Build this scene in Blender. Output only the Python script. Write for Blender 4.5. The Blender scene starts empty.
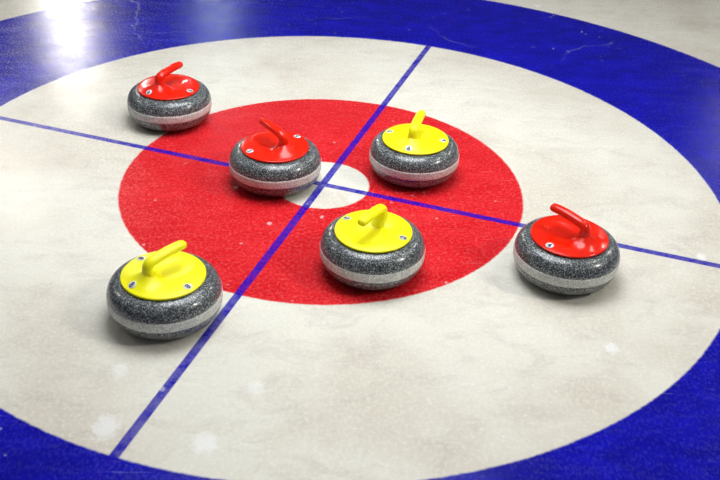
import bpy, bmesh, math
import numpy as np
from mathutils import Vector, Matrix

scene = bpy.context.scene
COL = scene.collection
PI = math.pi

# ------------------------------------------------------------------ helpers
def link(name, bm, mat, parent=None, smooth=True):
    me = bpy.data.meshes.new(name)
    bmesh.ops.recalc_face_normals(bm, faces=bm.faces)
    bm.to_mesh(me)
    bm.free()
    if smooth:
        for p in me.polygons:
            p.use_smooth = True
    me.materials.append(mat)
    o = bpy.data.objects.new(name, me)
    COL.objects.link(o)
    if parent:
        o.parent = parent
    return o

def lathe(profile, n=96, closed=False):
    """profile = [(r, z)...]; r == 0 becomes a pole"""
    bm = bmesh.new()
    rows = []
    for r, z in profile:
        if r < 1e-7:
            rows.append([bm.verts.new((0, 0, z))])
        else:
            rows.append([bm.verts.new((r * math.cos(2 * PI * k / n), r * math.sin(2 * PI * k / n), z)) for k in range(n)])
    pairs = list(zip(rows[:-1], rows[1:]))
    if closed:
        pairs.append((rows[-1], rows[0]))
    for a, b in pairs:
        for k in range(n):
            j = (k + 1) % n
            if len(a) == 1 and len(b) == 1:
                continue
            if len(a) == 1:
                bm.faces.new((a[0], b[k], b[j]))
            elif len(b) == 1:
                bm.faces.new((a[k], a[j], b[0]))
            else:
                bm.faces.new((a[k], a[j], b[j], b[k]))
    return bm

def catmull(pts, sub):
    P = [np.array(p, float) for p in pts]
    P = [2 * P[0] - P[1]] + P + [2 * P[-1] - P[-2]]
    out = []
    for i in range(1, len(P) - 2):
        for s in range(sub):
            t = s / sub
            a, b, c, d = P[i - 1], P[i], P[i + 1], P[i + 2]
            out.append(.5 * (2 * b + (c - a) * t + (2 * a - 5 * b + 4 * c - d) * t * t + (3 * b - a - 3 * c + d) * t ** 3))
    out.append(P[-2])
    return out

def sstep(a, b, x):
    t = min(1, max(0, (x - a) / (b - a)))
    return t * t * (3 - 2 * t)

# ------------------------------------------------------------------ materials
def new_mat(name):
    m = bpy.data.materials.new(name)
    m.use_nodes = True
    nt = m.node_tree
    nt.nodes.clear()
    out = nt.nodes.new('ShaderNodeOutputMaterial')
    b = nt.nodes.new('ShaderNodeBsdfPrincipled')
    nt.links.new(b.outputs[0], out.inputs[0])
    return m, nt, b

class G:
    """tiny node-graph writer"""
    def __init__(s, nt):
        s.nt = nt
    def put(s, sock, v):
        if isinstance(v, bpy.types.NodeSocket):
            s.nt.links.new(v, sock)
        else:
            sock.default_value = v
    def math(s, op, a, b=0.0, c=None, clamp=False):
        n = s.nt.nodes.new('ShaderNodeMath')
        n.operation = op
        n.use_clamp = clamp
        s.put(n.inputs[0], a)
        s.put(n.inputs[1], b)
        if c is not None:
            s.put(n.inputs[2], c)
        return n.outputs[0]
    def mix(s, f, a, b):
        n = s.nt.nodes.new('ShaderNodeMix')
        n.data_type = 'RGBA'
        s.put(n.inputs[0], f)
        s.put(n.inputs[6], a)
        s.put(n.inputs[7], b)
        return n.outputs[2]
    def noise(s, vec, scale, detail=3, rough=.55, dist=0.0):
        n = s.nt.nodes.new('ShaderNodeTexNoise')
        s.put(n.inputs['Vector'], vec)
        n.inputs['Scale'].default_value = scale
        n.inputs['Detail'].default_value = detail
        n.inputs['Roughness'].default_value = rough
        n.inputs['Distortion'].default_value = dist
        return n.outputs['Fac']
    def voro(s, vec, scale, feature='F1', rnd=1.0):
        n = s.nt.nodes.new('ShaderNodeTexVoronoi')
        n.feature = feature
        s.put(n.inputs['Vector'], vec)
        n.inputs['Scale'].default_value = scale
        n.inputs['Randomness'].default_value = rnd
        return n
    def ramp(s, f, lo, hi, to0=0.0, to1=1.0):
        n = s.nt.nodes.new('ShaderNodeMapRange')
        n.interpolation_type = 'SMOOTHSTEP'
        s.put(n.inputs[0], f)
        n.inputs[1].default_value = lo
        n.inputs[2].default_value = hi
        n.inputs[3].default_value = to0
        n.inputs[4].default_value = to1
        return n.outputs[0]
    def mapping(s, vec, scale=(1, 1, 1), rot=0.0, loc=(0, 0, 0)):
        n = s.nt.nodes.new('ShaderNodeMapping')
        s.put(n.inputs[0], vec)
        n.inputs['Location'].default_value = loc
        n.inputs['Rotation'].default_value = (0, 0, rot)
        n.inputs['Scale'].default_value = scale
        return n.outputs[0]
    def bump(s, h, strength, dist):
        n = s.nt.nodes.new('ShaderNodeBump')
        n.inputs['Strength'].default_value = strength
        n.inputs['Distance'].default_value = dist
        s.put(n.inputs['Height'], h)
        return n.outputs[0]
    def coord(s, which='Object'):
        return s.nt.nodes.new('ShaderNodeTexCoord').outputs[which]

def lin(r, g, b):
    f = lambda c: (c / 255 / 12.92) if c / 255 <= .04045 else ((c / 255 + .055) / 1.055) ** 2.4
    return (f(r), f(g), f(b), 1)

LINE_ANGLE = -.35301
R_BUTTON, R_RED, R_WHITE, R_BLUE = .1425, .61, 1.213, 1.859

def ice_material():
    m, nt, b = new_mat('pebbled curling ice')
    g = G(nt)
    co = g.coord('Object')
    sep = nt.nodes.new('ShaderNodeSeparateXYZ')
    nt.links.new(co, sep.inputs[0])
    x, y = sep.outputs[0], sep.outputs[1]
    # slightly feathered paint edges
    wob = g.math('MULTIPLY', g.math('SUBTRACT', g.noise(co, 60, 3, .6), .5), .006)
    rad = g.math('ADD', g.math('SQRT', g.math('ADD', g.math('MULTIPLY', x, x), g.math('MULTIPLY', y, y))), wob)
    ca, sa = math.cos(LINE_ANGLE), math.sin(LINE_ANGLE)
    dA = g.math('ABSOLUTE', g.math('ADD', g.math('MULTIPLY', x, -sa), g.math('MULTIPLY', y, ca)))
    dB = g.math('ABSOLUTE', g.math('ADD', g.math('MULTIPLY', x, ca), g.math('MULTIPLY', y, sa)))
    # --- white paint under the ice, mottled
    big = g.noise(co, 2.2, 4, .6, .4)
    mid = g.noise(g.mapping(co, (1, 1.7, 1), .45), 7, 6, .68, .9)
    fine = g.noise(co, 95, 4, .7)
    white = g.mix(g.ramp(big, .38, .64), WHITE_A, WHITE_B)
    white = g.mix(g.math('MULTIPLY', g.ramp(mid, .46, .70), .42), white, WHITE_C)
    white = g.mix(g.math('MULTIPLY', g.ramp(fine, .45, .72), .5), white, WHITE_D)
    red = g.mix(g.ramp(mid, .35, .75), RED_A, RED_B)
    red = g.mix(g.math('MULTIPLY', g.ramp(fine, .46, .72), .5), red, RED_C)
    blue = g.mix(g.ramp(mid, .3, .72), BLUE_A, BLUE_B)
    blue = g.mix(g.math('MULTIPLY', g.ramp(fine, .50, .78), .40), blue, BLUE_C)
    e = .0035
    col = white
    col = g.mix(g.ramp(rad, R_BUTTON - e, R_BUTTON + e), col, red)
    col = g.mix(g.ramp(rad, R_RED - e, R_RED + e), col, white)
    col = g.mix(g.ramp(rad, R_WHITE - e, R_WHITE + e), col, blue)
    col = g.mix(g.ramp(rad, R_BLUE - e, R_BLUE + e), col, white)
    wear = g.ramp(g.noise(co, 30, 4, .7), .30, .66, 1.0, .84)
    inside = g.ramp(rad, R_BLUE, R_BLUE + .01, 1, 0)
    lA = g.math('MULTIPLY', g.ramp(dA, .0095, .0130, 1, 0), wear)
    lB = g.math('MULTIPLY', g.math('MULTIPLY', g.ramp(dB, .0095, .0130, 1, 0), wear), inside)
    line = g.math('MAXIMUM', lA, lB)
    col = g.mix(line, col, LINE)
    # --- white marks: scattered frosty flecks, scratches, a few scuffed patches, a small white spot
    fl = g.voro(co, 21).outputs['Distance']
    flm = g.math('MULTIPLY', g.ramp(fl, .05, .13, 1, 0), g.ramp(g.noise(co, 5, 3, .6), .50, .62))
    sc1 = g.noise(g.mapping(co, (1, 26, 1), .9), 7, 3, .6)
    sc2 = g.noise(g.mapping(co, (1, 30, 1), -.4), 6, 3, .6)
    scr = g.math('MULTIPLY', g.math('MAXIMUM', g.ramp(sc1, .66, .74), g.ramp(sc2, .67, .75)),
                 g.ramp(g.noise(co, 3, 2), .45, .62))
    warp = nt.nodes.new('ShaderNodeVectorMath')
    warp.operation = 'ADD'
    nz = nt.nodes.new('ShaderNodeTexNoise')
    nt.links.new(co, nz.inputs['Vector'])
    nz.inputs['Scale'].default_value = 2.5
    nz.inputs['Detail'].default_value = 5
    vs = nt.nodes.new('ShaderNodeVectorMath')
    vs.operation = 'SCALE'
    vs.inputs['Scale'].default_value = .35
    nt.links.new(nz.outputs['Color'], vs.inputs[0])
    nt.links.new(co, warp.inputs[0])
    nt.links.new(vs.outputs[0], warp.inputs[1])
    edge = g.voro(warp.outputs[0], 1.15, 'DISTANCE_TO_EDGE').outputs['Distance']
    crack = g.math('MULTIPLY', g.ramp(edge, .001, .007, 1, 0), g.ramp(g.noise(co, 1.7, 3), .46, .60))
    crack = g.math('MULTIPLY', crack, g.ramp(y, .5, .8))
    white_marks = g.math('MAXIMUM', g.math('MULTIPLY', flm, .40), g.math('MULTIPLY', scr, .22))
    white_marks = g.math('MAXIMUM', white_marks, g.math('MULTIPLY', crack, .20))
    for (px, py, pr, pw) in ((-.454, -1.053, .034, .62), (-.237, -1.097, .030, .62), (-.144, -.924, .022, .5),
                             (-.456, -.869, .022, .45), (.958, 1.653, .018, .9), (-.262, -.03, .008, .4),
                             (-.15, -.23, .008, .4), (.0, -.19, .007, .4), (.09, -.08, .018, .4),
                             (1.06, -.36, .016, .7), (-.35, -.93, .008, .35), (.709, -.764, .020, .6)):  # last entry: small white spot with a ragged edge, mixed into the colour
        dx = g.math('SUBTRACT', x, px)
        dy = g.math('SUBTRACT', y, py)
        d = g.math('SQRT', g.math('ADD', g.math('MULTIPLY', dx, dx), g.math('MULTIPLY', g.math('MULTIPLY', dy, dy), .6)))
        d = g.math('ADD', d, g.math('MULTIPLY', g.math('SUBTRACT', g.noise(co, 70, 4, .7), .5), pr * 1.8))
        white_marks = g.math('MAXIMUM', white_marks, g.ramp(d, pr * .45, pr * 1.15, pw, 0))
    col = g.mix(white_marks, col, MARK_WHITE)
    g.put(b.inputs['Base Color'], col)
    # --- clear pebbled surface
    peb = g.noise(co, 150, 2, .6)
    peb2 = g.noise(co, 24, 3, .6)
    h = g.math('ADD', g.math('MULTIPLY', peb, .9), g.math('MULTIPLY', peb2, .35))
    g.put(b.inputs['Normal'], g.bump(h, 1.0, ICE_BUMP))
    streak = g.noise(g.mapping(co, (1, 4, 1), .45), 6, 4, .65)
    grain = g.noise(g.mapping(co, (1, .55, 1), 0), 150, 3, .7)
    g.put(b.inputs['Roughness'], g.ramp(g.math('ADD', g.math('MULTIPLY', streak, .28), g.math('MULTIPLY', grain, .72)), .40, .62, ICE_R0, ICE_R1))
    b.inputs['IOR'].default_value = 1.31
    b.inputs['Specular IOR Level'].default_value = .5
    return m

WHITE_A, WHITE_B = lin(228, 225, 213), lin(213, 206, 192)
WHITE_C, WHITE_D = lin(190, 181, 172), lin(242, 240, 232)
RED_A, RED_B, RED_C = lin(204, 18, 30), lin(219, 36, 44), lin(240, 104, 102)
BLUE_A, BLUE_B, BLUE_C = lin(4, 2, 142), lin(16, 14, 184), lin(66, 70, 212)
LINE = lin(22, 12, 165)
MARK_WHITE = lin(246, 246, 246)
ICE_BUMP, ICE_R0, ICE_R1 = .00045, .09, .36

def granite_material(name, cols, scale, rough, coat):
    m, nt, b = new_mat(name)
    g = G(nt)
    co = g.coord('Object')
    n1 = g.noise(co, scale, 3, .7)
    v1 = nt.nodes.new('ShaderNodeTexVoronoi')
    nt.links.new(co, v1.inputs['Vector'])
    v1.inputs['Scale'].default_value = scale * 1.15
    bw = nt.nodes.new('ShaderNodeRGBToBW')
    nt.links.new(v1.outputs['Color'], bw.inputs[0])
    col = g.mix(g.ramp(bw.outputs[0], .30, .62), cols[0], cols[1])
    col = g.mix(g.ramp(bw.outputs[0], .66, .80), col, cols[2])
    col = g.mix(g.math('MULTIPLY', g.ramp(n1, .52, .66), .6), col, cols[0])
    g.put(b.inputs['Base Color'], col)
    b.inputs['Roughness'].default_value = rough
    b.inputs['Coat Weight'].default_value = coat
    b.inputs['Coat Roughness'].default_value = .10
    g.put(b.inputs['Normal'], g.bump(n1, .25, .0006))
    return m

def plastic(name, a, c, rough):
    m, nt, b = new_mat(name)
    g = G(nt)
    co = g.coord('Object')
    g.put(b.inputs['Base Color'], g.mix(g.ramp(g.noise(co, 30, 3), .4, .7), a, c))
    g.put(b.inputs['Roughness'], g.ramp(g.noise(co, 45, 3), .35, .7, rough, rough + .08))
    b.inputs['IOR'].default_value = 1.46
    return m

GRANITE = granite_material('polished speckled granite', (lin(26, 30, 33), lin(88, 94, 97), lin(176, 181, 183)), 420, .30, .4)
BAND = granite_material('rough striking band granite', (lin(188, 190, 187), lin(214, 215, 211), lin(232, 232, 228)), 230, .6, 0)
RED_P = plastic('glossy red plastic', lin(236, 34, 4), lin(230, 28, 4), .16)
YEL_P = plastic('yellow plastic', lin(255, 250, 0), lin(255, 245, 0), .34)
BADGE = plastic('white badge', lin(225, 228, 232), lin(214, 218, 224), .55)
BADGE_GREY = plastic('grey badge', lin(190, 194, 190), lin(178, 182, 180), .55)
INK = plastic('navy numeral ink', lin(10, 14, 50), lin(8, 11, 40), .7)

# ------------------------------------------------------------------ curling stone pieces
LID_R, LID_Z = .1022, .1235

def stone_body_bm():
    p = [(0, .006), (.050, .006), (.060, .003), (.066, 0), (.075, .0004), (.090, .0024), (.104, .0065), (.116, .0125),
         (.126, .021), (.1325, .031), (.1365, .041), (.1382, .050), (.1386, .062), (.1382, .075), (.1372, .083),
         (.1345, .0915), (.1300, .0995), (.1240, .1060), (.1165, .1108), (.1085, .1138), (.1000, .1152), (.085, .1152), (.0, .1152)]
    q = [tuple(v) for v in catmull(p[3:-2], 3)]
    return lathe(p[:3] + q + p[-2:], 128)

def band_bm():
    p = [(.1330, .0500), (.1380, .0500), (.1391, .0512), (.1394, .0560), (.1395, .0630), (.1394, .0700), (.1390, .0748), (.1380, .0760), (.1330, .0760)]
    return lathe(p, 128, closed=True)

def lid_height(x, y):
    r = math.hypot(x, y)
    z = LID_Z - .0015 + .0058 * (1 - (r / LID_R) ** 5)
    # shallow finger dish under the grip
    u = (x - .028) / .066
    w = y / .046
    z -= .0055 * (1 - sstep(.40, 1.0, math.hypot(u, w)))
    # flared foot of the gooseneck, spreading back to the rim
    dx = x + .043
    back = max(0.0, -dx)
    d = math.hypot(dx * 1.0 if dx > 0 else dx * .62, y / (1.3 + 10 * back))
    z += .024 * math.exp(-(d / .0185) ** 2) * sstep(LID_R, LID_R - .02, r)
    return z

def lid_bm():
    bm = bmesh.new()
    n, nr = 144, 44
    rows = [[bm.verts.new((0, 0, lid_height(0, 0)))]]
    for i in range(1, nr + 1):
        r = (LID_R - .003) * i / nr
        rows.append([bm.verts.new((r * math.cos(2 * PI * k / n), r * math.sin(2 * PI * k / n),
                                   lid_height(r * math.cos(2 * PI * k / n), r * math.sin(2 * PI * k / n)))) for k in range(n)])
    for (r, z) in ((LID_R - .0015, LID_Z - .0010), (LID_R - .0004, LID_Z - .0022), (LID_R, LID_Z - .0036), (LID_R - .0002, LID_Z - .0056),
                   (LID_R - .002, LID_Z - .0066), (LID_R - .006, LID_Z - .0078), (LID_R - .03, .1154)):
        rows.append([bm.verts.new((r * math.cos(2 * PI * k / n), r * math.sin(2 * PI * k / n), z)) for k in range(n)])
    for k in range(n):
        bm.faces.new((rows[0][0], rows[1][k], rows[1][(k + 1) % n]))
    for a, b in zip(rows[1:-1], rows[2:]):
        for k in range(n):
            j = (k + 1) % n
            bm.faces.new((a[k], a[j], b[j], b[k]))
    bm.faces.new(rows[-1])
    return bm

GRIP = [(-.0405, .1240, .0320, .0310), (-.0410, .1310, .0260, .0245), (-.0416, .1375, .0200, .0185), (-.0426, .1460, .0162, .0142), (-.0435, .1570, .0144, .0120),
        (-.0400, .1665, .0144, .0118), (-.0310, .1722, .0145, .0118), (-.0150, .1752, .0147, .0119), (.0050, .1773, .0148, .0120),
        (.0300, .1787, .0146, .0120), (.0500, .1787, .0140, .0117), (.0610, .1780, .0130, .0112)]

def grip_bm():
    pts = catmull(GRIP, 6)
    # rounded tip
    tip = pts[-1]
    dirv = np.array([pts[-1][0] - pts[-2][0], pts[-1][1] - pts[-2][1]])
    dirv /= np.linalg.norm(dirv)
    for a in (20, 40, 58, 73, 84):
        s, c = math.sin(math.radians(a)), math.cos(math.radians(a))
        pts.append(np.array([tip[0] + dirv[0] * .0105 * s, tip[1] + dirv[1] * .0105 * s, tip[2] * c, tip[3] * c]))
    bm = bmesh.new()
    n = 28
    rows = []
    for i, p in enumerate(pts):
        a, b = pts[max(0, i - 1)], pts[min(len(pts) - 1, i + 1)]
        t = np.array([b[0] - a[0], b[1] - a[1]])
        t /= np.linalg.norm(t)
        nx, nz = -t[1], t[0]
        row = []
        for k in range(n):
            th = 2 * PI * k / n
            u, w = math.cos(th) * p[2], math.sin(th) * p[3]
            row.append(bm.verts.new((p[0] + nx * w, u, p[1] + nz * w)))
        rows.append(row)
    for a, b in zip(rows[:-1], rows[1:]):
        for k in range(n):
            j = (k + 1) % n
            bm.faces.new((a[k], a[j], b[j], b[k]))
    bm.faces.new(rows[0])
    bm.faces.new(rows[-1])
    return bm

def badge_bm():
    return lathe([(0, 0), (.0098, 0), (.0105, .0002), (.0105, .0009), (.0100, .0012), (0, .0012)], 32)

def numeral_bm(ch):
    cu = bpy.data.curves.new('numeral', 'FONT')
    cu.body = ch
    cu.size = .0205
    cu.align_x = 'CENTER'
    cu.align_y = 'CENTER'
    cu.extrude = .00025
    cu.offset = .0005
    o = bpy.data.objects.new('numeral', cu)
    COL.objects.link(o)
    dg = bpy.context.evaluated_depsgraph_get()
    me = bpy.data.meshes.new_from_object(o.evaluated_get(dg))
    bm = bmesh.new()
    bm.from_mesh(me)
    xs = [v.co.x for v in bm.verts]
    ys = [v.co.y for v in bm.verts]
    bmesh.ops.translate(bm, verts=bm.verts, vec=(-(min(xs) + max(xs)) / 2, -(min(ys) + max(ys)) / 2, .0013))
    bpy.data.objects.remove(o)
    bpy.data.curves.remove(cu)
    bpy.data.meshes.remove(me)
    return bm

def mesh_of(bm):
    me = bpy.data.meshes.new('shape')
    bmesh.ops.recalc_face_normals(bm, faces=bm.faces)
    bm.to_mesh(me)
    bm.free()
    for p in me.polygons:
        p.use_smooth = True
    return me

def shared(name, me, mat, parent):
    o = bpy.data.objects.new(name, me)
    COL.objects.link(o)
    if not me.materials:
        me.materials.append(None)
    o.material_slots[0].link = 'OBJECT'
    o.material_slots[0].material = mat
    o.parent = parent
    return o

BODY_ME, BAND_ME, LID_ME, GRIP_ME, BADGE_ME = (mesh_of(f()) for f in (stone_body_bm, band_bm, lid_bm, grip_bm, badge_bm))
NUM_ME = {}

def curling_stone(loc, axis, spin, plas, ch, badges, label, group, badge_mat=None):
    t = bpy.data.objects.new('curling_stone', None)
    t.empty_display_size = .05
    COL.objects.link(t)
    t.location = (loc[0], loc[1], 0)
    t.rotation_euler = (0, 0, math.radians(axis))
    t['label'] = label
    t['category'] = 'curling stone'
    t['group'] = group
    b = shared('stone_body', BODY_ME, GRANITE, t)
    b.rotation_euler = (0, 0, spin)
    s = shared('striking_band', BAND_ME, BAND, t)
    s['label'] = 'pale rough band around the middle'
    shared('handle_cover', LID_ME, plas, t)
    shared('handle_grip', GRIP_ME, plas, t)
    for i, a in enumerate(badges):
        th = math.radians(a - axis)
        r = .085
        bx, by = r * math.cos(th), r * math.sin(th)
        e = .002
        nrm = Vector((-(lid_height(bx + e, by) - lid_height(bx - e, by)) / (2 * e), -(lid_height(bx, by + e) - lid_height(bx, by - e)) / (2 * e), 1)).normalized()
        up = Vector((-math.cos(th), -math.sin(th), 0))          # top of the numeral points at the middle
        up = (up - nrm * up.dot(nrm)).normalized()
        rt = up.cross(nrm)
        d = shared('number_badge', BADGE_ME, (badge_mat or BADGE), t)
        d.matrix_local = Matrix((rt, up, nrm)).transposed().to_4x4()
        d.location = Vector((bx, by, lid_height(bx, by))) - nrm * .0003
        if ch not in NUM_ME:
            NUM_ME[ch] = mesh_of(numeral_bm(ch))
        shared('numeral', NUM_ME[ch], INK, d)
    return t

STONES = [
    ((-.5196, .4200), 57, .3, RED_P, '6', (-129, -27), 'red-handled curling stone on white ice at the outer edge of the red ring', 'red handled stones'),
    ((-.1448, .0150), 128, 1.1, RED_P, '5', (-148, 41), 'red-handled curling stone on the red ring overlapping the white button', 'red handled stones'),
    ((.6508, -.4509), 131, 2.0, RED_P, '4', (-139,), 'red-handled curling stone numbered 4 alone on white ice over a blue line', 'red handled stones'),
    ((.2824, .0837), 72, 2.9, YEL_P, '6', (-108, -12, 156), 'yellow-handled curling stone numbered 6 on red ring behind the blue tee line', 'yellow handled stones'),
    ((.1346, -.4442), -122, 3.7, YEL_P, '2', (-28, 144), 'yellow-handled curling stone on red paint in front of the button, grip pointing at the camera', 'yellow handled stones', BADGE_GREY),
    ((-.3791, -.6576), 46, 4.6, YEL_P, '8', (-139, -40, 137), 'yellow-handled curling stone numbered 8 on white ice nearest the camera beside long blue line', 'yellow handled stones'),
]
for s in STONES:
    curling_stone(*s)

# ------------------------------------------------------------------ the sheet of ice
bm = bmesh.new()
v = [bm.verts.new(c) for c in ((-9, -7, 0), (9, -7, 0), (9, 16, 0), (-9, 16, 0))]
w = [bm.verts.new((c.co.x, c.co.y, -.06)) for c in v]
bm.faces.new(v)
bm.faces.new(w[::-1])
for i in range(4):
    j = (i + 1) % 4
    bm.faces.new((v[i], w[i], w[j], v[j]))
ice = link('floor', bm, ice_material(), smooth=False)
ice['kind'] = 'structure'

# ------------------------------------------------------------------ light
def area(name, loc, target, sx, sy, power, col=(1, 1, 1), spread=180):
    l = bpy.data.lights.new(name, 'AREA')
    l.shape = 'RECTANGLE'
    l.size, l.size_y = sx, sy
    l.energy = power
    l.color = col
    l.spread = math.radians(spread)
    o = bpy.data.objects.new(name, l)
    COL.objects.link(o)
    o.location = loc
    o.rotation_euler = (Vector(target) - Vector(loc)).to_track_quat('-Z', 'Y').to_euler()
    return o

area('far_hall_lamp', (-4.1, 12.3, 4.2), (-1.0, 1.2, 0), .30, 1.0, 80, (1, .97, .90))
area('key_hall_lamp', (7.0, -2.4, 5.8), (-.3, .1, 0), .9, 1.5, 20, (1, .97, .90), 48)
area('left_hall_lamp', (-5.6, 2.2, 4.2), (0, 0, 0), .5, .9, 30, (1, .96, .88))
area('right_hall_lamp', (3.2, .6, 4.2), (0, 0, 0), .9, .3, 25, (1, .96, .88))
area('back_hall_lamp', (5.2, 4.0, 4.2), (0, 0, 0), .5, .7, 35, (1, .96, .88))
area('back_left_hall_lamp', (-3.6, 7.2, 4.2), (0, 0, 0), .5, .6, 25, (1, .96, .88))
area('back_right_hall_lamp', (5.4, 8.6, 4.2), (0, 0, 0), .4, .4, 6, (1, .96, .88))
area('house_lamp', (.12, .14, 2.35), (.12, .14, 0), 1.5, 1.5, 32, (.93, .97, 1), 125)
area('far_cool_lamp', (-1.75, 12.5, 4.2), (-.4, 1.4, 0), .5, .8, 12, (.70, .85, 1))

wd = bpy.data.worlds.new('arena')
scene.world = wd
wd.use_nodes = True
nt = wd.node_tree
nt.nodes.clear()
g = G(nt)
out = nt.nodes.new('ShaderNodeOutputWorld')
bg = nt.nodes.new('ShaderNodeBackground')
nt.links.new(bg.outputs[0], out.inputs[0])
sep = nt.nodes.new('ShaderNodeSeparateXYZ')
nt.links.new(g.coord('Generated'), sep.inputs[0])
g.put(bg.inputs[0], g.mix(g.ramp(sep.outputs[2], .05, .85), (.16, .155, .16, 1), (.95, .97, 1.0, 1)))
bg.inputs[1].default_value = .18

# ------------------------------------------------------------------ camera
cam = bpy.data.cameras.new('camera')
co = bpy.data.objects.new('camera', cam)
COL.objects.link(co)
Rr = Vector((.99904124, -.02280137, .03737253))
Uu = Vector((-.01874843, .54858874, .83588211))
Ff = Vector((.0395614, .83578137, -.54763528))
M = Matrix((Rr, Uu, -Ff)).transposed().to_4x4()
M.translation = (0, -2.57145, 1.48397)
co.matrix_world = M
cam.sensor_width = 36
cam.lens = 968.111 / 720 * 36
cam.clip_end = 200
cam.dof.use_dof = True
cam.dof.focus_distance = 2.85
cam.dof.aperture_fstop = 4.5
scene.camera = co

vs = scene.view_settings
scene.display_settings.display_device = 'sRGB'
vs.view_transform = 'Standard'
vs.look = 'None'
vs.gamma = 1
vs.use_curve_mapping = False
vs.exposure = 0.0
